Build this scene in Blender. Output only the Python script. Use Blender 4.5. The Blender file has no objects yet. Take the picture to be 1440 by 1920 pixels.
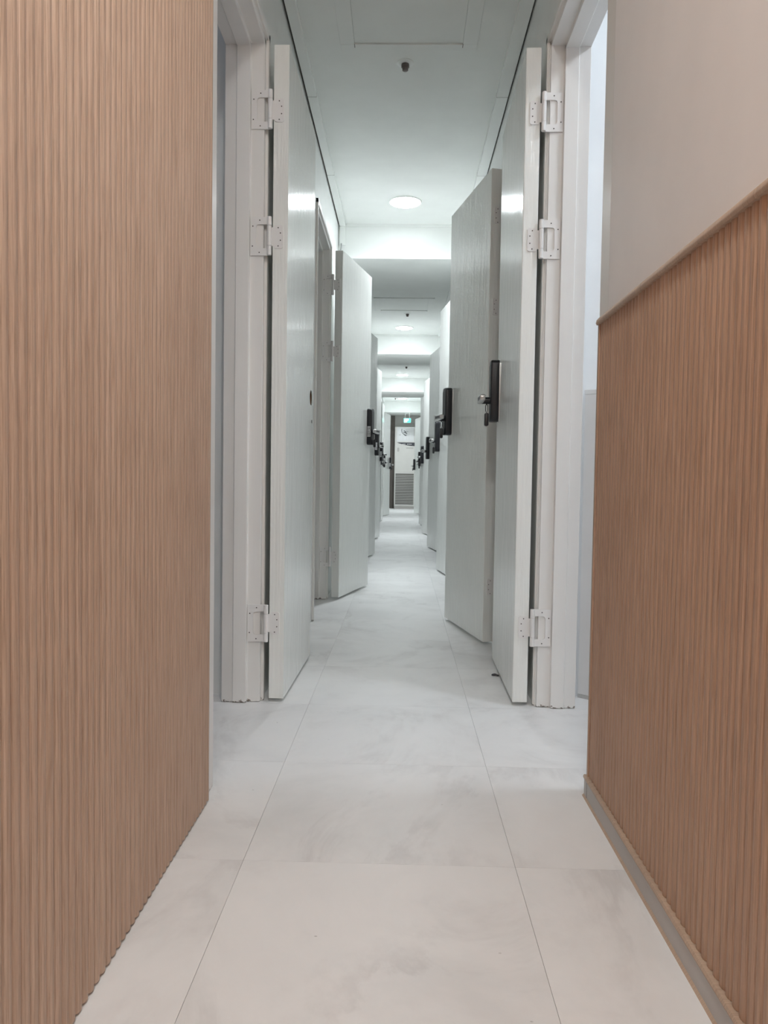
import bpy, bmesh, math, random
from mathutils import Matrix, Vector
random.seed(7)
S = bpy.context.scene
COL = S.collection

# ------------------------------------------------------------------ camera
FPX, VPX, VPY, ROLL, CAMH = 1450.0, 755.0, 901.0, 0.016, 0.70
Yc = Vector(((VPX - 720) / FPX, -(VPY - 960) / FPX, -1.0)).normalized()
Zc = Vector((math.sin(ROLL), math.cos(ROLL), 0.0)); Zc = (Zc - Yc * Zc.dot(Yc)).normalized()
Xc = Yc.cross(Zc)
cd = bpy.data.cameras.new('camera'); cam = bpy.data.objects.new('camera', cd); COL.objects.link(cam)
cd.sensor_fit = 'VERTICAL'; cd.sensor_height = 32.0; cd.sensor_width = 24.0
cd.lens = FPX / 1920.0 * 32.0; cd.clip_start = 0.02; cd.clip_end = 200
M = Matrix((Xc, Yc, Zc)).to_4x4(); M.translation = (0, 0, CAMH)
cam.matrix_world = M
S.camera = cam

# ------------------------------------------------------------------ world, light levels, exposure
W = bpy.data.worlds.new('world'); S.world = W; W.use_nodes = True
W.node_tree.nodes['Background'].inputs[0].default_value = (0.8, 0.85, 0.9, 1)
W.node_tree.nodes['Background'].inputs[1].default_value = 0.02
S.view_settings.view_transform = 'Standard'; S.view_settings.look = 'None'
S.view_settings.gamma = 1.0; S.view_settings.use_curve_mapping = False
S.view_settings.exposure = 0.95
S.cycles.max_bounces = 16; S.cycles.diffuse_bounces = 12
CORRIDOR_LIGHT = ((0.93, 0.99, 1.03), 20.0)     # cool white round downlights of the corridor: glow of the diffuser,
DOWN_POWER, DOWN_SPREAD = 7.5, 140.0            # and the beam it throws down
ENTRY_LIGHT = ((0.99, 1.0, 0.985), 79.0)        # warmer lamp over the entry where the camera stands
ROOM_LIGHT = ((0.93, 1.0, 1.08), 20.0)
LEFT_ROOM_FILL = ((0.82, 0.92, 1.12), 7.0)     # added unseen lamp, dim cool fill for the first room on the left         # lamp in the first room on the right

# ------------------------------------------------------------------ node helpers
def new_mat(name):
    m = bpy.data.materials.new(name); m.use_nodes = True
    nt = m.node_tree
    return m, nt, nt.nodes['Principled BSDF']
def node(nt, typ, **kw):
    n = nt.nodes.new(typ)
    for k, v in kw.items(): setattr(n, k, v)
    return n
def link(nt, a, b): nt.links.new(a, b)
def coords(nt, scale, use='Object', rand=0.0):
    tc = node(nt, 'ShaderNodeTexCoord'); mp = node(nt, 'ShaderNodeMapping')
    mp.inputs['Scale'].default_value = scale
    link(nt, tc.outputs[use], mp.inputs['Vector'])
    if rand:
        oi = node(nt, 'ShaderNodeObjectInfo'); mu = node(nt, 'ShaderNodeVectorMath', operation='SCALE')
        cb = node(nt, 'ShaderNodeCombineXYZ'); mul = node(nt, 'ShaderNodeMath', operation='MULTIPLY'); mul.inputs[1].default_value = 7.31
        link(nt, oi.outputs['Random'], cb.inputs[0]); link(nt, oi.outputs['Random'], mul.inputs[0]); link(nt, mul.outputs[0], cb.inputs[1])
        link(nt, mul.outputs[0], cb.inputs[2])
        link(nt, cb.outputs[0], mu.inputs[0]); mu.inputs['Scale'].default_value = rand
        link(nt, mu.outputs[0], mp.inputs['Location'])
    return mp.outputs[0]
def noise(nt, vec, scale=1.0, detail=3.0, rough=0.5, dist=0.0):
    n = node(nt, 'ShaderNodeTexNoise'); n.inputs['Scale'].default_value = scale
    n.inputs['Detail'].default_value = detail; n.inputs['Roughness'].default_value = rough
    n.inputs['Distortion'].default_value = dist
    link(nt, vec, n.inputs['Vector']); return n.outputs['Fac']
def ramp(nt, fac, stops):
    r = node(nt, 'ShaderNodeValToRGB'); cr = r.color_ramp
    while len(cr.elements) < len(stops): cr.elements.new(0.5)
    for e, (p, c) in zip(cr.elements, stops):
        e.position = p; e.color = (c[0], c[1], c[2], 1)
    link(nt, fac, r.inputs[0]); return r.outputs[0]
def mixc(nt, fac, a, b, typ='MIX'):
    n = node(nt, 'ShaderNodeMix', data_type='RGBA', blend_type=typ)
    if isinstance(fac, (int, float)): n.inputs[0].default_value = fac
    else: link(nt, fac, n.inputs[0])
    for k, v in ((6, a), (7, b)):
        if isinstance(v, tuple): n.inputs[k].default_value = (v[0], v[1], v[2], 1)
        else: link(nt, v, n.inputs[k])
    return n.outputs[2]
def bump(nt, b, h, strength=0.2, dist=0.002):
    n = node(nt, 'ShaderNodeBump'); n.inputs['Strength'].default_value = strength; n.inputs['Distance'].default_value = dist
    link(nt, h, n.inputs['Height']); link(nt, n.outputs[0], b.inputs['Normal'])
def plain(name, col, rough=0.5, metal=0.0, bscale=None, bstr=0.1):
    m, nt, b = new_mat(name)
    v = coords(nt, (1, 1, 1)); f = noise(nt, v, 6.0, 4.0)
    c = mixc(nt, f, tuple(x * 0.94 for x in col), tuple(min(1, x * 1.05) for x in col))
    link(nt, c, b.inputs['Base Color'])
    b.inputs['Roughness'].default_value = rough; b.inputs['Metallic'].default_value = metal
    if bscale: bump(nt, b, noise(nt, v, bscale, 3.0), bstr, 0.002)
    return m
def emit(name, col, strength):
    m, nt, b = new_mat(name)
    b.inputs['Base Color'].default_value = (*col, 1); b.inputs['Roughness'].default_value = 0.4
    b.inputs['Emission Color'].default_value = (*col, 1); b.inputs['Emission Strength'].default_value = strength
    return m
def paint(name, col, rough, streak=0.25, dirt=False):
    """gloss paint, brushed up and down; worn and dirty in flakes along the floor when dirt is set"""
    m, nt, b = new_mat(name)
    v = coords(nt, (1, 1, 1)); f = noise(nt, v, 3.0, 4.0)
    c = mixc(nt, f, tuple(x * 0.97 for x in col), tuple(min(1, x * 1.03) for x in col))
    if dirt:
        g = node(nt, 'ShaderNodeNewGeometry'); sp = node(nt, 'ShaderNodeSeparateXYZ'); link(nt, g.outputs['Position'], sp.inputs[0])
        mr = node(nt, 'ShaderNodeMapRange'); link(nt, sp.outputs[2], mr.inputs[0])
        mr.inputs[1].default_value = 0.0; mr.inputs[2].default_value = 0.03; mr.inputs[3].default_value = 0.16; mr.inputs[4].default_value = -0.35
        n2 = noise(nt, coords(nt, (1, 1, 1)), 90.0, 5.0, 0.65)
        ad = node(nt, 'ShaderNodeMath', operation='ADD'); link(nt, mr.outputs[0], ad.inputs[0]); link(nt, n2, ad.inputs[1])
        k = ramp(nt, ad.outputs[0], [(0.58, (0, 0, 0)), (0.68, (1, 1, 1))])
        c = mixc(nt, k, c, (0.12, 0.085, 0.06))
    link(nt, c, b.inputs['Base Color']); b.inputs['Roughness'].default_value = rough
    h1 = noise(nt, coords(nt, (170, 170, 4.0)), 1.0, 3.0)
    h2 = noise(nt, coords(nt, (55, 55, 2.2)), 1.0, 3.0)
    h3 = noise(nt, coords(nt, (22, 22, 5.0)), 1.0, 4.0, 0.6)
    ad = node(nt, 'ShaderNodeMath', operation='ADD'); link(nt, h1, ad.inputs[0]); link(nt, h2, ad.inputs[1])
    m3 = node(nt, 'ShaderNodeMath', operation='MULTIPLY_ADD'); m3.inputs[1].default_value = 2.5; link(nt, h3, m3.inputs[0]); link(nt, ad.outputs[0], m3.inputs[2])
    bump(nt, b, m3.outputs[0], streak, 0.0015)
    return m
def wood(name, dark, mid, light, rough=0.5, grain=1.0):
    m, nt, b = new_mat(name)
    def pos(sc):
        g = node(nt, 'ShaderNodeNewGeometry'); mp = node(nt, 'ShaderNodeMapping'); mp.inputs['Scale'].default_value = sc
        link(nt, g.outputs['Position'], mp.inputs['Vector']); return mp.outputs[0]
    v1 = pos((0, 420, 4.5)); v2 = pos((0, 800, 10.0)); v3 = pos((0, 9, 0.8))
    n1 = noise(nt, v1, 1.0, 4.0, 0.6, 0.4); n2 = noise(nt, v2, 1.0, 3.0, 0.6); n3 = noise(nt, v3, 1.0, 2.0)
    c = ramp(nt, n1, [(0.26, dark), (0.5, mid), (0.76, light)])
    k = ramp(nt, n2, [(0.34, (0.60, 0.55, 0.52)), (0.50, (1, 1, 1))])
    c = mixc(nt, 0.7 * grain, c, k, 'MULTIPLY')
    k3 = ramp(nt, n3, [(0.3, (0.95, 0.93, 0.925)), (0.7, (1.04, 1.04, 1.04))])
    c = mixc(nt, 1.0, c, k3, 'MULTIPLY')
    link(nt, c, b.inputs['Base Color']); b.inputs['Roughness'].default_value = rough
    ad = node(nt, 'ShaderNodeMath', operation='ADD'); link(nt, n1, ad.inputs[0]); link(nt, n2, ad.inputs[1])
    bump(nt, b, ad.outputs[0], 0.35, 0.0012)
    return m
def marble(name):
    m, nt, b = new_mat(name)
    v = coords(nt, (1, 1, 1), rand=11.0)
    n1 = noise(nt, v, 2.6, 6.0, 0.62, 0.35); n2 = noise(nt, coords(nt, (1.0, 0.55, 1), rand=11.0), 2.6, 7.0, 0.62, 0.9); n3 = noise(nt, v, 14.0, 4.0, 0.6)
    c = ramp(nt, n1, [(0.30, (0.71, 0.71, 0.71)), (0.50, (0.79, 0.79, 0.79)), (0.70, (0.83, 0.83, 0.83))])
    vein = ramp(nt, n2, [(0.455, (1, 1, 1)), (0.494, (0.90, 0.893, 0.892)), (0.506, (0.90, 0.893, 0.892)), (0.56, (1, 1, 1))])
    mask = ramp(nt, n1, [(0.38, (1, 1, 1)), (0.56, (0, 0, 0))])
    c = mixc(nt, mask, c, mixc(nt, 1.0, c, vein, 'MULTIPLY'))
    vo = node(nt, 'ShaderNodeTexVoronoi'); vo.inputs['Scale'].default_value = 16.0; vo.inputs['Randomness'].default_value = 1.0
    link(nt, coords(nt, (1.0, 1.6, 1), rand=23.0), vo.inputs['Vector'])
    k = ramp(nt, vo.outputs['Distance'], [(0.028, (1, 1, 1)), (0.045, (0, 0, 0))])
    k = mixc(nt, 1.0, k, ramp(nt, n3, [(0.52, (0, 0, 0)), (0.60, (0.8, 0.8, 0.8))]), 'MULTIPLY')
    c = mixc(nt, k, c, (0.16, 0.15, 0.14))
    link(nt, c, b.inputs['Base Color'])
    r = ramp(nt, n1, [(0.3, (0.36, 0.36, 0.36)), (0.7, (0.46, 0.46, 0.46))])
    link(nt, r, b.inputs['Roughness'])
    b.inputs['Specular IOR Level'].default_value = 0.4
    bump(nt, b, noise(nt, coords(nt, (1, 1, 1)), 160.0, 3.0), 0.06, 0.001)
    return m

MAT = dict(
    door=paint('door_gloss_paint', (0.85, 0.865, 0.84), 0.17, 0.55),
    frame=paint('frame_paint', (0.80, 0.79, 0.77), 0.33, 0.10, True),
    hinge=paint('painted_metal', (0.80, 0.79, 0.78), 0.32, 0.06),
    wall=plain('white_wall_paint', (0.82, 0.83, 0.82), 0.45, 0, 60, 0.10),
    ceil=plain('ceiling_paint', (0.80, 0.82, 0.80), 0.55, 0, 40, 0.06),
    trunk=plain('white_plastic', (0.82, 0.84, 0.82), 0.4),
    greige=plain('greige_wall_paint', (0.86, 0.855, 0.86), 0.55, 0, 80, 0.05),
    roomwhite=plain('room_white_paint', (0.86, 0.87, 0.88), 0.6),
    panel=plain('grey_beige_laminate', (0.80, 0.785, 0.775), 0.5),
    base=plain('baseboard_grey', (0.52, 0.505, 0.49), 0.45),
    woodL=wood('wood_slats_light', (0.45, 0.318, 0.232), (0.545, 0.398, 0.30), (0.64, 0.485, 0.38)),
    woodR=wood('wood_slats_brown', (0.39, 0.252, 0.172), (0.485, 0.325, 0.230), (0.58, 0.40, 0.30)),
    rail=wood('wood_rail', (0.42, 0.31, 0.23), (0.51, 0.385, 0.29), (0.60, 0.465, 0.36), 0.5, 0.6),
    floor=marble('marble_vinyl'),
    joint=plain('joint_dark', (0.22, 0.21, 0.20), 0.8),
    black=plain('black_lock_plastic', (0.010, 0.011, 0.015), 0.38),
    chrome=plain('brushed_chrome', (0.62, 0.62, 0.62), 0.28, 0.9),
    sticker=plain('sticker_white', (0.78, 0.78, 0.78), 0.5),
    ink=plain('ink', (0.05, 0.05, 0.06), 0.6),
    screw=plain('screw_dark', (0.05, 0.045, 0.04), 0.5),
    bore=plain('raw_wood_bore', (0.16, 0.075, 0.03), 0.7),
    brass=plain('dark_bronze', (0.15, 0.13, 0.12), 0.35, 0.8),
    gap=plain('dark_joint_and_shade', (0.10, 0.095, 0.085), 0.8),  # dark joints and slots, and the shade painted beside the trunking
    acbody=plain('appliance_beige', (0.60, 0.585, 0.56), 0.4),
    acslat=plain('appliance_slat', (0.44, 0.42, 0.40), 0.45),
    brownwall=plain('brown_wall_panel', (0.16, 0.14, 0.125), 0.6),
    endwall=plain('end_wall_paint', (0.50, 0.49, 0.47), 0.6),
    paper=plain('paper', (0.72, 0.72, 0.73), 0.6),
    cable=plain('grey_cable', (0.35, 0.36, 0.36), 0.5),
    lamp=emit('downlight_diffuser', *CORRIDOR_LIGHT),
    entry=emit('entry_diffuser', *ENTRY_LIGHT),
    leftfill=emit('left_room_fill', *LEFT_ROOM_FILL),
    room=emit('room_diffuser', *ROOM_LIGHT),
    exitg=emit('exit_green', (0.03, 0.75, 0.55), 2.2),
    exitw=emit('exit_white', (0.65, 1.0, 0.95), 2.6),
)

# ------------------------------------------------------------------ mesh helpers
class MB:
    def __init__(s): s.v = []; s.f = []
    def box(s, x0, x1, y0, y1, z0, z1):
        if x0 > x1: x0, x1 = x1, x0
        if y0 > y1: y0, y1 = y1, y0
        i = len(s.v)
        s.v += [(x0, y0, z0), (x1, y0, z0), (x1, y1, z0), (x0, y1, z0), (x0, y0, z1), (x1, y0, z1), (x1, y1, z1), (x0, y1, z1)]
        s.f += [tuple(i + k for k in q) for q in ((0, 3, 2, 1), (4, 5, 6, 7), (0, 1, 5, 4), (1, 2, 6, 5), (2, 3, 7, 6), (3, 0, 4, 7))]
        return s
    def prism(s, pts, axis, a, b):
        """polygon pts extruded along axis ('x','y','z') from a to b; pts are the other two coordinates in order"""
        i = len(s.v); n = len(pts)
        def P(p, t): return {'x': (t, p[0], p[1]), 'y': (p[0], t, p[1]), 'z': (p[0], p[1], t)}[axis]
        s.v += [P(p, a) for p in pts] + [P(p, b) for p in pts]
        s.f.append(tuple(i + k for k in range(n))[::-1]); s.f.append(tuple(i + n + k for k in range(n)))
        for k in range(n): s.f.append((i + k, i + (k + 1) % n, i + n + (k + 1) % n, i + n + k))
        return s
    def lathe(s, prof, cx=0, cy=0, seg=20):
        """prof: list of (radius, z), revolved about the vertical through cx, cy"""
        i = len(s.v); n = len(prof)
        for k in range(seg):
            a = 2 * math.pi * k / seg
            s.v += [(cx + r * math.cos(a), cy + r * math.sin(a), z) for r, z in prof]
        for k in range(seg):
            k2 = (k + 1) % seg
            for j in range(n - 1): s.f.append((i + k * n + j, i + k2 * n + j, i + k2 * n + j + 1, i + k * n + j + 1))
        s.f.append(tuple(i + k * n for k in range(seg))[::-1]); s.f.append(tuple(i + k * n + n - 1 for k in range(seg)))
        return s
    def tube(s, pts, r, seg=8):
        i = len(s.v); n = len(pts)
        for k, p in enumerate(pts):
            p = Vector(p); d = (Vector(pts[min(k + 1, n - 1)]) - Vector(pts[max(k - 1, 0)])).normalized()
            u = d.cross(Vector((0.13, 0.9, 0.41))).normalized(); w = d.cross(u)
            for q in range(seg):
                a = 2 * math.pi * q / seg; s.v.append(tuple(p + (u * math.cos(a) + w * math.sin(a)) * r))
        for k in range(n - 1):
            for q in range(seg):
                q2 = (q + 1) % seg; s.f.append((i + k * seg + q, i + k * seg + q2, i + (k + 1) * seg + q2, i + (k + 1) * seg + q))
        s.f.append(tuple(i + q for q in range(seg))[::-1]); s.f.append(tuple(i + (n - 1) * seg + q for q in range(seg)))
        return s
    def mesh(s, name, mat, bevel=0.0, smooth=False, segs=2):
        me = bpy.data.meshes.new(name); me.from_pydata(s.v, [], s.f)
        bm = bmesh.new(); bm.from_mesh(me)
        bmesh.ops.recalc_face_normals(bm, faces=bm.faces)
        if bevel:
            ed = [e for e in bm.edges if len(e.link_faces) == 2 and e.calc_face_angle(0) > 0.6]
            bmesh.ops.bevel(bm, geom=ed, offset=bevel, segments=segs, affect='EDGES', profile=0.5, clamp_overlap=True)
        bm.to_mesh(me); bm.free()
        me.materials.append(MAT[mat])
        if smooth:
            for p in me.polygons: p.use_smooth = True
            me.set_sharp_from_angle(angle=0.7)
        return me
    def build(s, name, mat, parent=None, loc=(0, 0, 0), rz=0.0, bevel=0.0, smooth=False, segs=2):
        return put(name, s.mesh(name, mat, bevel, smooth, segs), parent, loc, rz)
def put(name, me, parent=None, loc=(0, 0, 0), rz=0.0):
    o = bpy.data.objects.new(name, me); COL.objects.link(o)
    o.parent = parent; o.location = loc; o.rotation_euler = (0, 0, rz); return o
def tag(o, label, cat, group=None, kind=None):
    o['label'] = label; o['category'] = cat
    if group: o['group'] = group
    if kind: o['kind'] = kind
    return o
def thing(name, label, cat, loc=(0, 0, 0), group=None, kind=None):
    return tag(put(name, None, None, loc), label, cat, group, kind)

# ------------------------------------------------------------------ layout (metres; y runs down the corridor)
H = 2.58                     # ceiling
WL, WR = -0.502, 0.488         # corridor wall faces
FL, FR = -0.428, 0.418       # front faces of the door frames
OPEN = 0.655                 # clear opening
YB, YE = -2.4, 19.45         # back of entry, end wall
#        pin y,  opening angle
LEFT = [(2.378, 1.0), (4.478, 13.6), (6.62, 10.5), (8.80, 8.6), (10.92, 2.0), (13.00, 2.0), (15.02, 9.5)]
RIGHT = [(2.388, -0.6), (3.302, 12.4), (5.45, 7.5), (7.55, 8.2), (9.69, 8.4), (11.75, 8.0), (13.87, 3.0), (15.98, 10.0)]
XL_BACK, XR_BACK = -2.3, 2.3

# ------------------------------------------------------------------ floor
fl = MB().box(XL_BACK - .1, XR_BACK + .1, YB - .1, YE + .1, -0.12, -0.005).build('floor', 'joint')
tag(fl, 'pale marble-look vinyl tile floor running the length of the corridor', 'floor', kind='structure')
TX, TY, G = 0.497, 0.495, 0.0003
tile = MB().box(-TX / 2 + G, TX / 2 - G, -TY / 2 + G, TY / 2 - G, -0.005, 0.0).mesh('floor_tile', 'floor')
for c in range(-4, 5):
    for r in range(-6, 38):
        x = 0.216 + TX * (c - 0.5); y = 1.385 + TY * (r + 0.5)
        if abs(c) > 1 and not (c == 2 or c == -1 or (-1 <= r <= 7)): continue
        if c not in (-1, 0, 1, 2) and r > 5: continue
        put('floor_tile', tile, fl, (x, y, 0))

# ------------------------------------------------------------------ ceiling with dropped beams
ce = MB().box(XL_BACK - .1, XR_BACK + .1, YB - .1, YE + .1, H, H + 0.12).build('ceiling', 'ceil')
tag(ce, 'white painted corridor ceiling between the dropped beams', 'ceiling', kind='structure')
BEAMS = [(5.765, 6.72, 2.33), (10.07, 11.03, 2.33), (14.31, 15.27, 2.33), (18.47, YE, 2.32)]
bl = ['wide white dropped beam nearest the camera, just beyond the first downlight', 'second dropped beam across the corridor ceiling, beyond the second downlight',
      'third dropped beam across the corridor ceiling, beyond the third downlight', 'farthest dropped beam, over the exit sign at the corridor end']
for (y0, y1, z), lab in zip(BEAMS, bl):
    b = MB().box(WL, WR, y0, y1, z, H).build('trim_%d' % (60 + BEAMS.index((y0, y1, z))), 'ceil', bevel=0.003)
    MB().box(WL + .06, WR - .06, y0 - 0.006, y0, H - 0.022, H).build('moulding', 'ceil', b)
    tag(b, lab, 'ceiling beam', kind='structure')

# ------------------------------------------------------------------ corridor walls with door openings
def corridor_wall(name, face, pins, sgn, y_start, label):
    xo = face + sgn * 0.06; low = face - sgn * 0.064      # flush with the frames up to head height, set back above
    m = MB(); y = y_start
    for py, _ in pins:
        a, b = py - OPEN - 0.02, py + 0.02
        if a > y: m.box(low, xo, y, a, 0, 2.05)
        y = b
    m.box(low, xo, y, YE, 0, 2.05)
    m.box(face, xo, y_start, YE, 2.05, H)
    return tag(m.build(name, 'wall'), label, 'wall', kind='structure')
corridor_wall('wall_left', WL, LEFT, -1, 1.73, 'white painted left corridor wall behind the folded-back doors')
corridor_wall('wall_right', WR, RIGHT, 1, 1.75, 'white painted right corridor wall behind the folded-back doors')
tag(MB().box(XL_BACK - .1, XR_BACK + .1, YE, YE + .1, 0, H).build('wall_end', 'endwall'), 'dim beige wall closing the far end of the corridor', 'wall', kind='structure')
tag(MB().box(XL_BACK - .1, XR_BACK + .1, YB - .1, YB, 0, H).build('wall_back', 'wall'), 'plain white wall behind the camera at the entry', 'wall', kind='structure')
tag(MB().box(XL_BACK - .1, XL_BACK, YB, YE, 0, H).build('wall_left_outer', 'wall'), 'outer white wall at the back of the left rooms', 'wall', kind='structure')
tag(MB().box(XR_BACK, XR_BACK + .1, YB, YE, 0, H).build('wall_right_outer', 'roomwhite'), 'outer white wall at the back of the right rooms', 'wall', kind='structure')
pl = MB().box(XL_BACK, WL - .06, 0.1, 0.16, 0, H)
for py, _ in LEFT: pl.box(XL_BACK, WL - .06, py + .085, py + .145, 0, H)
tag(pl.build('wall_left_partitions', 'wall'), 'white partitions between the small rooms on the left', 'wall', kind='structure')
pr = MB().box(WR + .06, XR_BACK, 0.1, 0.16, 0, H)
for k, (py, _) in enumerate(RIGHT): pr.box(WR + .06, XR_BACK, py + .15, py + .2, 0, H)
tag(pr.build('wall_right_partitions', 'roomwhite'), 'white partitions between the small rooms on the right', 'wall', kind='structure')
tag(MB().box(-0.42, -0.215, YE - .012, YE, 0, 2.32).build('wall_end_panel', 'brownwall'), 'dark brown strip of wall beside the standing air conditioner', 'wall panel', kind='structure')

# ------------------------------------------------------------------ entry: wood slat walls either side of the camera
PITCH = 0.0201
def slat_mesh(name, mat, z0, z1, sgn, depth=0.0080):
    """one convex slat; crest at x = 0, back at x = -sgn*depth... extruded upright"""
    n = 12; pts = []
    for k in range(n + 1):
        t = -math.cos(math.pi * k / n)
        pts.append((-sgn * depth * (1 - math.sqrt(max(0, 1 - (abs(t) ** 2.2)))), t * PITCH * 0.492))
    pts += [(-sgn * (depth + 0.003), PITCH * 0.492), (-sgn * (depth + 0.003), -PITCH * 0.492)]
    return MB().prism(pts, 'z', z0, z1).mesh(name, mat, smooth=True)
wl = MB().box(-0.60, -0.4180, YB, 1.645, 0, H).build('wall_left_front', 'woodL')
tag(wl, 'wall clad floor to ceiling in light brown ribbed wood on the left', 'wall', kind='structure')
sm = slat_mesh('slat', 'woodL', 0.004, H - .004, 1)
k = 0
while True:
    y = 1.634 - PITCH * k
    if y < -0.45: break
    put('slat', sm, wl, (-0.408, y, 0)); k += 1
wr = MB().box(0.432, 0.60, YB, 1.682, 0, H).build('wall_right_front', 'greige', bevel=0.006)
tag(wr, 'greige painted wall above brown ribbed wood wainscot on the right', 'wall', kind='structure')
wb = MB().box(0.4325, 0.4312, YB, 1.712, 0.04, 1.045).build('wainscot_backing', 'woodR', wr)
sm = slat_mesh('slat', 'woodR', 0.048, 1.046, -1, 0.0066)
k = 0
while True:
    y = 1.695 - PITCH * k
    if y < -0.45: break
    put('slat', sm, wr, (0.4235, y, 0)); k += 1
MB().box(0.4215, 0.4325, 1.7055, 1.7135, 0.0, 1.046).build('end_strip', 'woodR', wr, bevel=0.001)
MB().box(0.4225, 0.4325, 1.714, 1.7205, 0.0, 1.05).build('edge_bead', 'rail', wr, bevel=0.001)
MB().prism([(0.4325, 1.046), (0.4195, 1.046), (0.4175, 1.050), (0.4190, 1.057), (0.4235, 1.062), (0.4325, 1.062)], 'y', YB, 1.7205).build('cap_rail', 'rail', wr, smooth=True)
bs = MB().box(0.4180, 0.4325, YB, 1.7215, 0.0, 0.040).build('baseboard_right', 'base', bevel=0.0015)
tag(bs, 'low grey skirting strip with wooden cap under the right wainscot', 'baseboard', kind='structure')
MB().prism([(0.4325, 0.040), (0.4165, 0.040), (0.4155, 0.0435), (0.4175, 0.0475), (0.4325, 0.0475)], 'y', YB, 1.7215).build('cap', 'rail', bs, smooth=True)
MB().prism([(0.4180, 0.0), (0.4140, 0.0), (0.4180, 0.004)], 'y', YB, 1.7215).build('sealant', 'rail', bs)
MB().box(0.4176, 0.4181, 1.695, 1.6965, 0.001, 0.039).build('joint_line', 'gap', bs)

# ------------------------------------------------------------------ door frames
ORD = ['first', 'second', 'third', 'fourth', 'fifth', 'sixth', 'seventh', 'eighth']
def frame(n, front, sgn, py, lab, near_w=0.045):
    """sgn: +1 the room lies toward +x.  depth d runs from the front face into the room"""
    root = thing('trim_%d' % n, lab, 'door frame', (0, py, 0), kind='structure')
    # profile of the jamb by the hinges: (d, y)
    prof = [(0, .026), (.009, .026), (.009, .008), (.050, .008), (.050, -.006), (.092, -.006), (.092, .000), (.128, .000), (.128, .048), (0, .048)]
    def X(d): return front + sgn * d
    MB().prism([(X(d), y) for d, y in prof], 'z', 0.001, 2.056).build('jamb', 'frame', root, bevel=0.0015, segs=1)
    if near_w is None: return head_and_return(root, X, prof)
    q = [(d, -OPEN - (y if y < .03 else y * near_w / .048)) for d, y in prof]
    MB().prism([(X(d), y) for d, y in q], 'z', 0.001, 2.056).build('jamb', 'frame', root, bevel=0.0015, segs=1)
    return head_and_return(root, X, prof, near_w)
def head_and_return(root, X, prof, near_w=0.0):
    hd = [(d, 2.008 + y) for d, y in prof]
    MB().prism([(X(d), z) for d, z in hd], 'y', -OPEN - near_w, .048).build('head', 'frame', root, bevel=0.0015, segs=1)
    return root
for i, (py, _) in enumerate(LEFT):
    frame(i + 1, FL, -1, py, 'white painted frame of the %s doorway on the left side' % ORD[i], None if i == 0 else .045)
for i, (py, _) in enumerate(RIGHT):
    frame(20 + i, FR, 1, py, 'white painted frame of the %s doorway on the right side' % ORD[i], None if i == 0 else .045)
MB().box(-.556, -.420, 1.646, 1.722, 0, 2.5).build('trim_80', 'frame', bevel=0.002)
MB().box(.434, .556, 1.683, 1.757, 0, 2.5).build('trim_81', 'frame', bevel=0.002)
tag(bpy.data.objects['trim_81'], 'narrow white upright finishing the end of the greige wall', 'trim', kind='structure')
tag(bpy.data.objects['trim_80'], 'narrow white strip finishing the end of the ribbed wood wall', 'trim', kind='structure')

# ------------------------------------------------------------------ doors
LW, LT, LZ0, LZ1 = 0.608, 0.046, 0.013, 2.012
HZ = [1.817, 1.438, 0.250]
def hinge_frame_mesh(s):
    """knuckle at the origin plus the windowed plate screwed to the jamb, facing the camera (-y)"""
    m = MB(); h = .058
    for a, b in ((-h, -h * .52), (-h * .515, h * .515), (h * .52, h)):
        m.lathe([(.0062, a), (.0072, a + .001), (.0072, b - .001), (.0062, b)], 0, 0, 12)
    x0, x1, wx0, wx1, wz, y0, y1 = -.004, -.058, -.016, -.041, .036, .0030, .0075
    def bx(a, b, z0, z1): m.box(s * a, s * b, y0, y1, z0, z1)
    bx(x0, x1, wz, h); bx(x0, x1, -h, -wz); bx(wx1, x1, -wz, wz)
    for zz in (1, -1):      # rounded inner corners of the window
        m.prism([(s * wx1, zz * wz), (s * (wx1 + .008), zz * wz), (s * (wx1 + .0024), zz * (wz - .0024)), (s * wx1, zz * (wz - .008))], 'y', y0, y1)
    return m.mesh('hinge', 'hinge', smooth=False)
def hinge_leaf_mesh(s):
    m = MB()
    m.prism([(s * .003, .028), (s * .010, .028), (s * .016, .035), (s * .036, .035), (s * .0405, .031), (s * .0405, -.031), (s * .036, -.035), (s * .016, -.035), (s * .010, -.028), (s * .003, -.028)], 'y', .0068, .0105)
    return m.mesh('hinge_leaf', 'hinge')
def screws_mesh(s, frame_side):
    m = MB()
    spots = [(-.030, .048), (-.051, .030), (-.052, -.030), (-.031, -.049)] if frame_side else [(.026, .027), (.033, .011), (.033, -.011), (.026, -.028)]
    for x, z in spots:
        y = .0029 if frame_side else .0067
        pts = [(s * x + .0019 * math.cos(a * math.pi / 4), z + .0019 * math.sin(a * math.pi / 4)) for a in range(8)]
        m.prism(pts, 'y', y - .0006, y + .0004)
    return m.mesh('screws', 'screw')
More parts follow.
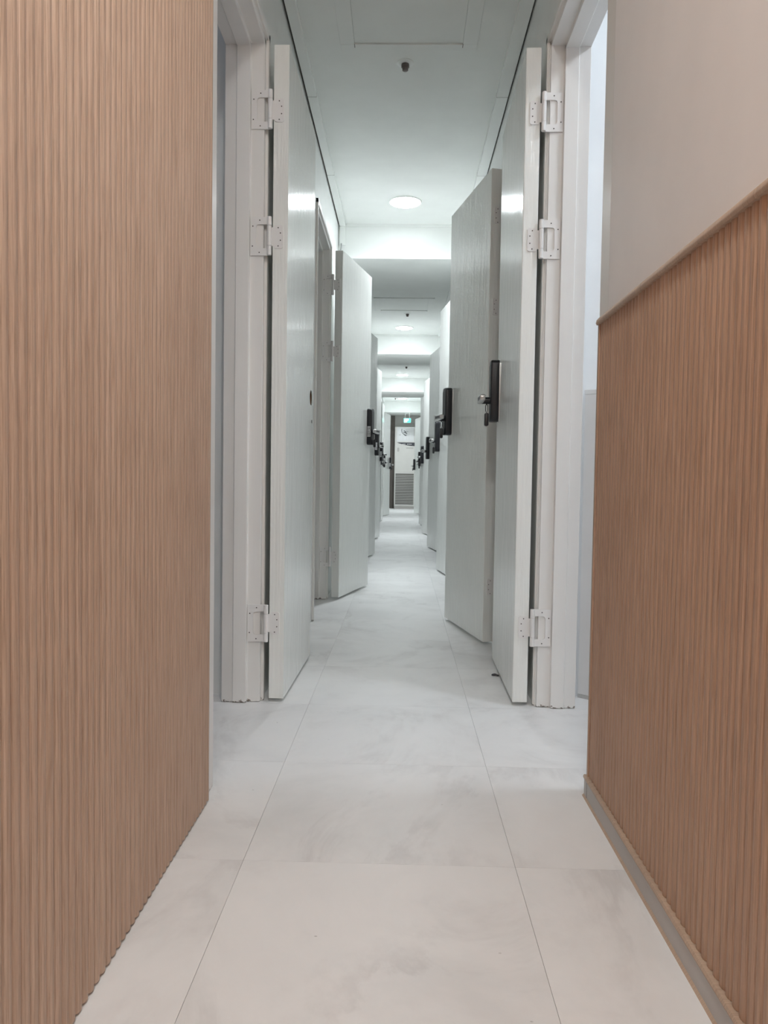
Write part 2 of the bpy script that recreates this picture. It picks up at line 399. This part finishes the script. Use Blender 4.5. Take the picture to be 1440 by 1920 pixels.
def leaf_mesh(s, hole):
    """leaf runs along +y from the pin; front (corridor) face at x = s*(.008+LT)"""
    y0, y1 = .010, .010 + LW
    if not hole: return MB().box(s * .009, s * (.009 + LT), y0, y1, LZ0, LZ1).mesh('leaf', 'door', bevel=.0025)
    bm = bmesh.new(); xf, xb = s * (.009 + LT), s * .009
    cy, cz, r, q, n = y1 - .052, 1.008, .0285, .034, 24
    def V(x, y, z): return bm.verts.new((x, y, z))
    for x in (xf, xb):
        ys, zs = [y0, cy - q, cy + q, y1], [LZ0, cz - q, cz + q, LZ1]
        gv = [[V(x, y, z) for z in zs] for y in ys]
        for i in range(3):
            for j in range(3):
                if (i, j) != (1, 1): bm.faces.new((gv[i][j], gv[i + 1][j], gv[i + 1][j + 1], gv[i][j + 1]))
        ci = []; sq = []
        for k in range(n):
            a = 2 * math.pi * k / n; c, d = math.cos(a), math.sin(a); mx = max(abs(c), abs(d))
            ci.append(V(x, cy + r * c, cz + r * d)); sq.append(V(x, cy + q * c / mx, cz + q * d / mx))
        for k in range(n): bm.faces.new((ci[k], ci[(k + 1) % n], sq[(k + 1) % n], sq[k]))
    def quad(*p): bm.faces.new([V(*t) for t in p])
    quad((xf, y0, LZ0), (xb, y0, LZ0), (xb, y0, LZ1), (xf, y0, LZ1)); quad((xf, y1, LZ0), (xb, y1, LZ0), (xb, y1, LZ1), (xf, y1, LZ1))
    quad((xf, y0, LZ0), (xb, y0, LZ0), (xb, y1, LZ0), (xf, y1, LZ0)); quad((xf, y0, LZ1), (xb, y0, LZ1), (xb, y1, LZ1), (xf, y1, LZ1))
    bmesh.ops.remove_doubles(bm, verts=bm.verts, dist=1e-5); bmesh.ops.recalc_face_normals(bm, faces=bm.faces)
    me = bpy.data.meshes.new('leaf'); bm.to_mesh(me); bm.free(); me.materials.append(MAT['door']); return me
def rrect(w, h, r, n=5, x0=0.0, z0=0.0):
    pts = []
    for cx, cz, a0 in ((w / 2 - r, h / 2 - r, 0), (-w / 2 + r, h / 2 - r, 90), (-w / 2 + r, -h / 2 + r, 180), (w / 2 - r, -h / 2 + r, 270)):
        for k in range(n + 1):
            a = math.radians(a0 + 90 * k / n); pts.append((x0 + cx + r * math.cos(a), z0 + cz + r * math.sin(a)))
    return pts
FACE = .009 + LT
LKY, LKZ = .010 + LW - .046, 1.043                      # lock centre along the leaf and in height
def lock_meshes(s):
    d = {}
    def A(x): return s * x
    d['body'] = MB().prism(rrect(.068, .232, .017), 'x', A(0), A(.033)).mesh('digital_lock', 'black', bevel=.004, smooth=True)
    d['rim'] = MB().prism(rrect(.0690, .2330, .0175), 'x', A(-.0005), A(.0022)).mesh('rim', 'chrome', smooth=True)
    # front plate with a small battery cover seam
    d['cover'] = MB().prism(rrect(.054, .120, .008, z0=.040), 'x', A(.0325), A(.0345)).mesh('battery_cover', 'black', bevel=.0008)
    h = MB()
    # stem out of the lower body, then a lever bar back toward the hinges
    yy, zz = .006, -.034
    n = 12
    h.prism([(yy + .013 * math.cos(2 * math.pi * k / n), zz + .013 * math.sin(2 * math.pi * k / n)) for k in range(n)], 'x', A(.031), A(.062))
    d['stem'] = h.mesh('lever_stem', 'black', smooth=True)
    d['bar'] = MB().prism([(yy + .016, zz - .012), (yy + .019, zz + .010), (yy + .012, zz + .017), (yy - .094, zz + .013), (yy - .098, zz + .007), (yy - .096, zz - .009)], 'x', A(.058), A(.078)).mesh('lever', 'chrome', bevel=.003, smooth=True)
    d['bargrip'] = MB().box(A(.0576), A(.0784), yy - .085, yy - .005, zz - .005, zz + .009).mesh('lever_grip', 'black', bevel=.002)
    d['led'] = MB().prism([(.02 + .002 * math.cos(2 * math.pi * k / 8), -.012 + .002 * math.sin(2 * math.pi * k / 8)) for k in range(8)], 'x', A(.0328), A(.0338)).mesh('indicator', 'sticker')
    d['sticker'] = MB().box(A(.006), A(.027), -.0347, -.0337, -.064, .002).mesh('sticker', 'sticker')
    m = MB()
    for k in range(4):
        for t in range(5):
            if random.random() < .8: m.box(A(.009 + .0045 * k), A(.0115 + .0045 * k), -.0352, -.0346, -.058 + .011 * t, -.050 + .011 * t)
    d['print'] = m.mesh('print', 'ink')
    return d
def key_tag(x, y, z, lab):
    t = thing('key_tag', lab, 'key tag', (x, y, z - .094), 'black key tags hanging from door levers')
    m = MB().tube([(0, .004, .096), (.004, .0, .088), (.004, 0, .070), (0, 0, .060), (-.004, 0, .070), (-.004, 0, .088), (0, .004, .096)], .0014, 6)
    m.build('cord', 'black', t)
    MB().prism(rrect(.015, .050, .006, z0=.036), 'y', -.010, .010).build('fob', 'black', t, bevel=.0015, smooth=True)
    return t
CACHE = {}
def cached(key, fn):
    if key not in CACHE: CACHE[key] = fn()
    return CACHE[key]
def door(n, s, pin_x, py, ang, lab, hole=False, lock=True, screws=False, sticker=True, led=True):
    """s=+1: door on the left wall (swings into +x); s=-1: on the right wall"""
    root = thing('door_%d' % n, lab, 'door', (pin_x, py, 0), kind='structure')
    rz = -s * math.radians(ang)
    put('leaf', cached(('leaf', s, hole), lambda: leaf_mesh(s, hole)), root, rz=rz)
    for z in HZ:
        hf = put('hinge', cached(('hf', s), lambda: hinge_frame_mesh(s)), root, (0, 0, z))
        hl = put('hinge_leaf', cached(('hl', s), lambda: hinge_leaf_mesh(s)), root, (0, 0, z), rz)
        if screws:
            put('screws', cached(('sf', s), lambda: screws_mesh(s, True)), hf)
            put('screws', cached(('sl', s), lambda: screws_mesh(s, False)), hl)
    def onleaf(a, y): # a out from pin plane, y along the leaf
        c, t = math.cos(rz), math.sin(rz)
        return (s * a * c - y * t, s * a * t + y * c)
    if hole:
        y1 = .010 + LW
        cy = y1 - .052; m = MB()
        pts = [(cy + .0284 * math.cos(2 * math.pi * k / 24), 1.008 + .0284 * math.sin(2 * math.pi * k / 24)) for k in range(24)]
        inn = [(cy + .0265 * math.cos(2 * math.pi * k / 24), 1.008 + .0265 * math.sin(2 * math.pi * k / 24)) for k in range(24)]
        i = 0; x0, x1 = s * .0105, s * (FACE - .002)
        m.v = [(x0, *p) for p in pts] + [(x1, *p) for p in pts] + [(x0, *p) for p in inn] + [(x1, *p) for p in inn]
        for k in range(24):
            k2 = (k + 1) % 24
            m.f += [(48 + k, 48 + k2, 72 + k2, 72 + k), (24 + k, 24 + k2, 72 + k2, 72 + k), (k, k2, 48 + k2, 48 + k), (k, k2, 24 + k2, 24 + k)]
        o = m.build('lock_bore', 'bore', root, rz=rz)
        o['label'] = 'raw wood lining of an empty round lock hole'
        MB().box(s * (FACE - .001), s * (FACE + .0012), y1 - .030, y1 - .020, .915, .926).build('latch_hole', 'screw', root, rz=rz)
    if lock:
        L = cached(('lock', s), lambda: lock_meshes(s))
        x, y = onleaf(FACE, LKY)
        b = put('digital_lock', L['body'], root, (x, y, LKZ), rz)
        b['label'] = 'black digital lock with chrome lever'
        for k in ('rim', 'cover', 'stem', 'bar', 'bargrip', 'led'): put(L[k].name, L[k], b)
        if sticker:
            put('sticker', L['sticker'], b); put('print', L['print'], b)
    return root, (lambda: Vector((pin_x, py, 0)) + Vector((*onleaf(FACE + .044, LKY + .006), LKZ - .048)))
PL, PR = FL + .010, FR - .010
desc = {0: 'white door folded back on the left nearest the camera, with an empty lock hole',
        1: 'second white door on the left, standing out from the wall, black lock with sticker'}
for i, (py, a) in enumerate(LEFT):
    lab = desc.get(i, 'white door with black digital lock, %s from the camera on the left' % ORD[i])
    if i == 6: lab = 'farthest white door on the left, open beside the air conditioner'
    r, p = door(i + 1, 1, PL, py, a, lab, hole=(i == 0), lock=(i > 0), screws=(i < 2))
    if i in (1, 4, 6): q = p(); key_tag(q.x, q.y, q.z, 'black key tag hanging from the %s left-hand door lever' % ('farthest' if i == 6 else ORD[i]))
desc = {0: 'white door folded back on the right nearest the camera, black lock and key tag',
        1: 'second white door on the right, standing out into the corridor in shade'}
for i, (py, a) in enumerate(RIGHT):
    lab = desc.get(i, 'white door with black digital lock, %s from the camera on the right' % ORD[i])
    if i == 7: lab = 'farthest white door on the right, open beside the air conditioner'
    r, p = door(20 + i, -1, PR, py, a, lab, screws=(i < 2), sticker=False)
    if i in (0, 1, 2, 4, 7): q = p(); key_tag(q.x, q.y, q.z, 'black key tag hanging from the %s right-hand door lever' % ('farthest' if i == 7 else ORD[i] if i else 'nearest'))

# ------------------------------------------------------------------ cable trunking along the ceiling corners
def trunking(name, x0, x1, y0, y1, lab, wallx):
    t = MB().box(x0, x1, y0, y1, H - .022, H).build(name, 'trunk', bevel=.002)
    tag(t, lab, 'cable trunking')
    MB().box(x0, x1, y1 - .018, y1 + .002, H - .155, H - .022).build('drop', 'trunk', t, bevel=.0015)
    n = 3
    for k in range(1, n + 1):
        yy = y0 + (y1 - y0) * k / (n + 1.0)
        MB().box(min(x0, x1) - .0004, max(x0, x1) + .0004, yy, yy + .0012, H - .0226, H).build('joint_line', 'gap', t)
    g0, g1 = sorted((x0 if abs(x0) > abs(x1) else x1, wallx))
    if g1 - g0 > .004: MB().box(g0 + .0005, g1 - .0005, y0, y1, H - .004, H).build('gap_shade', 'gap', t)  # dark strip: shade between trunking and wall put into the colour
    return t
ends = [(1.9, 5.762), (6.724, 10.066), (11.034, 14.306), (15.274, 18.466)]
tl = ['nearest', 'second', 'third', 'farthest']
for (y0, y1), nm in zip(ends, tl):
    trunking('cable_trunking', -.492, -.448, y0, y1, '%s length of white cable trunking along the left ceiling corner' % nm, WL)
    trunking('cable_trunking', .424, .480, y0, y1, '%s length of white cable trunking along the right ceiling corner' % nm, WR)
c = MB().tube([(-.478, 5.74, 2.43), (-.476, 5.725, 2.405), (-.480, 5.715, 2.37), (-.486, 5.712, 2.33), (-.490, 5.712, 2.20), (-.492, 5.712, 2.02)], .005, 8).build('cable', 'cable', smooth=True)
tag(c, 'thin grey cable dropping from the trunking behind the second left door', 'cable')

# ------------------------------------------------------------------ round downlights
def downlight(x, y, r, lab, mat='lamp', grp='round corridor downlights'):
    t = thing('ceiling_downlight', lab, 'downlight', (x, y, H), grp)
    MB().lathe([(r + .009, 0), (r + .009, -.004), (r + .004, -.008), (r, -.007), (r, 0)], 0, 0, 40).build('rim', 'trunk', t, smooth=True)
    MB().lathe([(r - .0005, -.001), (r - .0008, -.007), (r * .93, -.0115), (r * .6, -.014), (.004, -.015)], 0, 0, 40).build('diffuser', mat, t, smooth=True)
    if mat == 'lamp':
        ld = bpy.data.lights.new('downlight_beam', 'AREA'); ld.shape = 'DISK'; ld.size = 2 * r * .97
        ld.energy = DOWN_POWER; ld.spread = math.radians(DOWN_SPREAD); ld.color = tuple(min(1, c / 1.03) for c in CORRIDOR_LIGHT[0])
        lo = bpy.data.objects.new('downlight_beam', ld); COL.objects.link(lo); lo.parent = t; lo.location = (0, 0, -.0165)
    return t
for (x, y), lab in zip(((-.012, 5.30), (-.012, 9.60), (-.035, 13.84), (-.025, 17.80)),
        ('nearest lit round ceiling downlight, before the first beam', 'second lit round ceiling downlight, before the second beam',
         'third lit round ceiling downlight, before the third beam', 'farthest lit round ceiling downlight, before the exit sign')):
    downlight(x, y, .102, lab)
downlight(.05, 0.25, .11, 'lit warm round downlight over the entry near the camera', 'entry', 'entry downlights')
downlight(.05, -1.25, .11, 'lit warm round downlight over the entry behind the camera', 'entry', 'entry downlights')
rl = thing('room_light', 'lit square ceiling light inside the first room on the right', 'ceiling light', (1.25, 1.80, H))
MB().box(-.17, .17, -.17, .17, -.03, 0).build('housing', 'trunk', rl, bevel=.004)
MB().box(-.155, .155, -.155, .155, -.036, -.0305).build('diffuser', 'room', rl, bevel=.002)

t = downlight(-1.35, 1.45, .12, 'added dim round fill light, unseen inside the first room on the left', 'leftfill', 'added fill lights')  # added out of view to give the left room its cool light
# ------------------------------------------------------------------ ceiling hatches and sprinklers
def hatch(x0, x1, y0, y1, lab):
    t = thing('access_hatch', lab, 'access hatch', ((x0 + x1) / 2, (y0 + y1) / 2, H), 'ceiling access hatches')
    a, b = (x1 - x0) / 2, (y1 - y0) / 2
    w = .062
    for n_, bx in (('frame_rail', (-a - w, a + w, b, b + .045)), ('frame_rail', (-a - w, a + w, -b - .045, -b)), ('frame_rail', (-a - w, -a, -b, b)), ('frame_rail', (a, a + w, -b, b))):
        MB().box(*bx, -.008, 0).build(n_, 'ceil', t, bevel=.0015)
    MB().box(-a + .002, a - .002, -b + .003, b - .003, -.0028, 0).build('panel', 'ceil', t, bevel=.001)
    for sx in (-1, 1): MB().box(sx * a - .0012, sx * a + .0012, b - .004, b + .022, -.0088, -.0075).build('clip_slot', 'gap', t)
    return t
hatch(-.237, .229, 2.87, 3.405, 'square painted hatch in the ceiling nearest the camera')
hatch(-.27, .24, 8.09, 8.62, 'square painted hatch in the ceiling beyond the first beam')
def sprinkler(x, y, lab):
    t = thing('sprinkler_head', lab, 'sprinkler', (x, y, H), 'ceiling sprinkler heads')
    MB().lathe([(.040, 0), (.038, -.003), (.026, -.006), (.014, -.0065)], 0, 0, 24).build('escutcheon', 'chrome' if y < 0 else 'trunk', t, smooth=True)
    MB().lathe([(.017, -.004), (.018, -.010), (.018, -.020), (.0135, -.022), (.0135, -.033), (.010, -.036), (.003, -.037)], 0, 0, 20).build('head', 'brass', t, smooth=True)
    return t
sprinkler(-.018, 3.565, 'bronze sprinkler head beside the nearest ceiling hatch'); sprinkler(.024, 8.79, 'bronze sprinkler head beside the second ceiling hatch')
sprinkler(.031, 12.84, 'small sprinkler head before the third downlight'); sprinkler(-.19, 17.75, 'small sprinkler head left of the farthest downlight')

# ------------------------------------------------------------------ far end: air conditioner, notice, exit sign
AC = thing('air_conditioner', 'beige floor-standing air conditioner with slatted base at the corridor end', 'air conditioner', (0.045, 19.08, 0))
MB().box(-.255, .255, 0, .35, .05, 2.02).build('body', 'acbody', AC, bevel=.018)
MB().box(-.245, .245, .004, .34, 0, .05).build('plinth', 'acslat', AC)
MB().box(-.235, .235, -.003, .01, .90, 1.60).build('front_panel', 'acbody', AC, bevel=.008)
pts = [(.235, 1.635), (-.195, 1.635)]
for k in range(1, 11):
    t = k / 10.0; pts.append((-.195 + .43 * t, 1.635 - .085 * math.sin(t * math.pi / 2) ** .8))
dsp = MB().prism(pts, 'y', -.0045, .001).build('display_band', 'ink', AC)
for x0 in (-.06, -.02, .05, .09, .13): MB().box(x0, x0 + .028, -.0055, -.004, 1.588, 1.602).build('display_figure', 'sticker', dsp)
MB().box(.03, .205, -.0045, -.0025, 1.485, 1.515).build('name_strip', 'acslat', AC)
MB().prism(rrect(.05, .10, .02, x0=-.165, z0=1.46), 'y', -.0055, -.0025).build('badge', 'acslat', AC, bevel=.002)
MB().box(-.225, .225, -.0005, .003, .10, .87).build('grille_recess', 'gap', AC)
lv = MB().prism([(-.003, .0), (-.003, .006), (.008, .026), (.008, .020)], 'x', -.226, .226).mesh('louver', 'acbody')
for k in range(19): put('louver', lv, AC, (0, 0, .105 + k * .040))
nt_ = thing('notice_sheet', 'white printed notice with a plan taped to the air conditioner top', 'notice', (0.06, 19.0695, 1.66))
MB().box(-.215, .20, 0, .0035, 0, .35).build('paper', 'paper', nt_)
m = MB()
for x0, x1, z0, z1 in [(-.195, -.192, .03, .33), (-.195, .185, .03, .033), (.182, .185, .03, .33), (-.195, .185, .327, .33), (-.07, -.068, .03, .2), (.02, .022, .03, .33), (.06, .062, .03, .33), (.10, .102, .03, .33), (.14, .142, .03, .33), (-.17, -.12, .15, .165)]:
    m.box(x0, x1, -.0012, 0, z0, z1)
m.build('table_lines', 'acslat', nt_)
m = MB()
def stroke(pts, r): m.tube([(x, -.0008, z) for x, z in pts], r, 5)
stroke([(-.10, .31), (-.105, .26), (-.09, .21), (-.04, .17)], .006); stroke([(-.04, .17), (.0, .14), (.01, .155)], .009)
stroke([(-.05, .27), (-.01, .245), (.0, .20)], .007); stroke([(-.06, .22), (-.02, .225), (.03, .19)], .008); stroke([(.01, .25), (.06, .24)], .004)
m.build('plan_strokes', 'ink', nt_)
EX = thing('exit_sign', 'small lit green exit sign hanging under the farthest beam', 'exit sign', (0.088, 18.62, 2.32))
MB().box(-.09, .09, -.012, .012, -.235, -.125).build('housing', 'cable', EX, bevel=.003)
MB().box(-.080, .080, -.0135, -.0115, -.227, -.133).build('panel', 'exitg', EX)
for x in (-.05, .05): MB().box(x - .004, x + .004, -.004, .004, -.126, 0).build('hanger', 'trunk', EX)
m = MB().prism([(-.065, -.222), (-.065, -.150), (-.052, -.142), (.030, -.142), (.030, -.176), (-.010, -.195), (-.010, -.222)], 'y', -.0152, -.0134)
m.build('pictogram', 'exitw', EX)
bk = MB().box(.0, .30, YE - .02, YE, 2.13, 2.19).build('ledge', 'endwall')
tag(bk, 'pale ledge strip on the end wall under the exit sign', 'ledge')

# ------------------------------------------------------------------ first room on the right: low cabinet
cb = thing('standing_board', 'grey-beige waist-high board standing just inside the first right doorway', 'board', (0.583, 2.517, 0))
cb.rotation_euler = (0, 0, math.radians(-40))
MB().box(0, .50, 0, .016, .012, .985).build('panel', 'panel', cb, bevel=.0015)
MB().box(-.002, .502, -.002, .017, .985, 1.0).build('top_edge', 'panel', cb, bevel=.002)
MB().box(.0, .50, -.001, .016, 0, .012).build('bottom_rail', 'base', cb)

# ------------------------------------------------------------------ crumb on the floor by the right door
m = MB().lathe([(.001, 0), (.006, .0005), (.0085, .003), (.0075, .006), (.003, .008), (.0005, .0083)], 0, 0, 10)
m.v = [(x * 1.25 + .3 * z, y * .8, z) for x, y, z in m.v]
m.lathe([(.0005, .0), (.005, .001), (.006, .003), (.003, .006), (.0005, .0065)], .012, -.006, 8)
tag(m.build('floor_crumb', 'ink', None, (.341, 2.778, 0), smooth=True), 'small black crumb on the floor by the nearest right door', 'crumb')
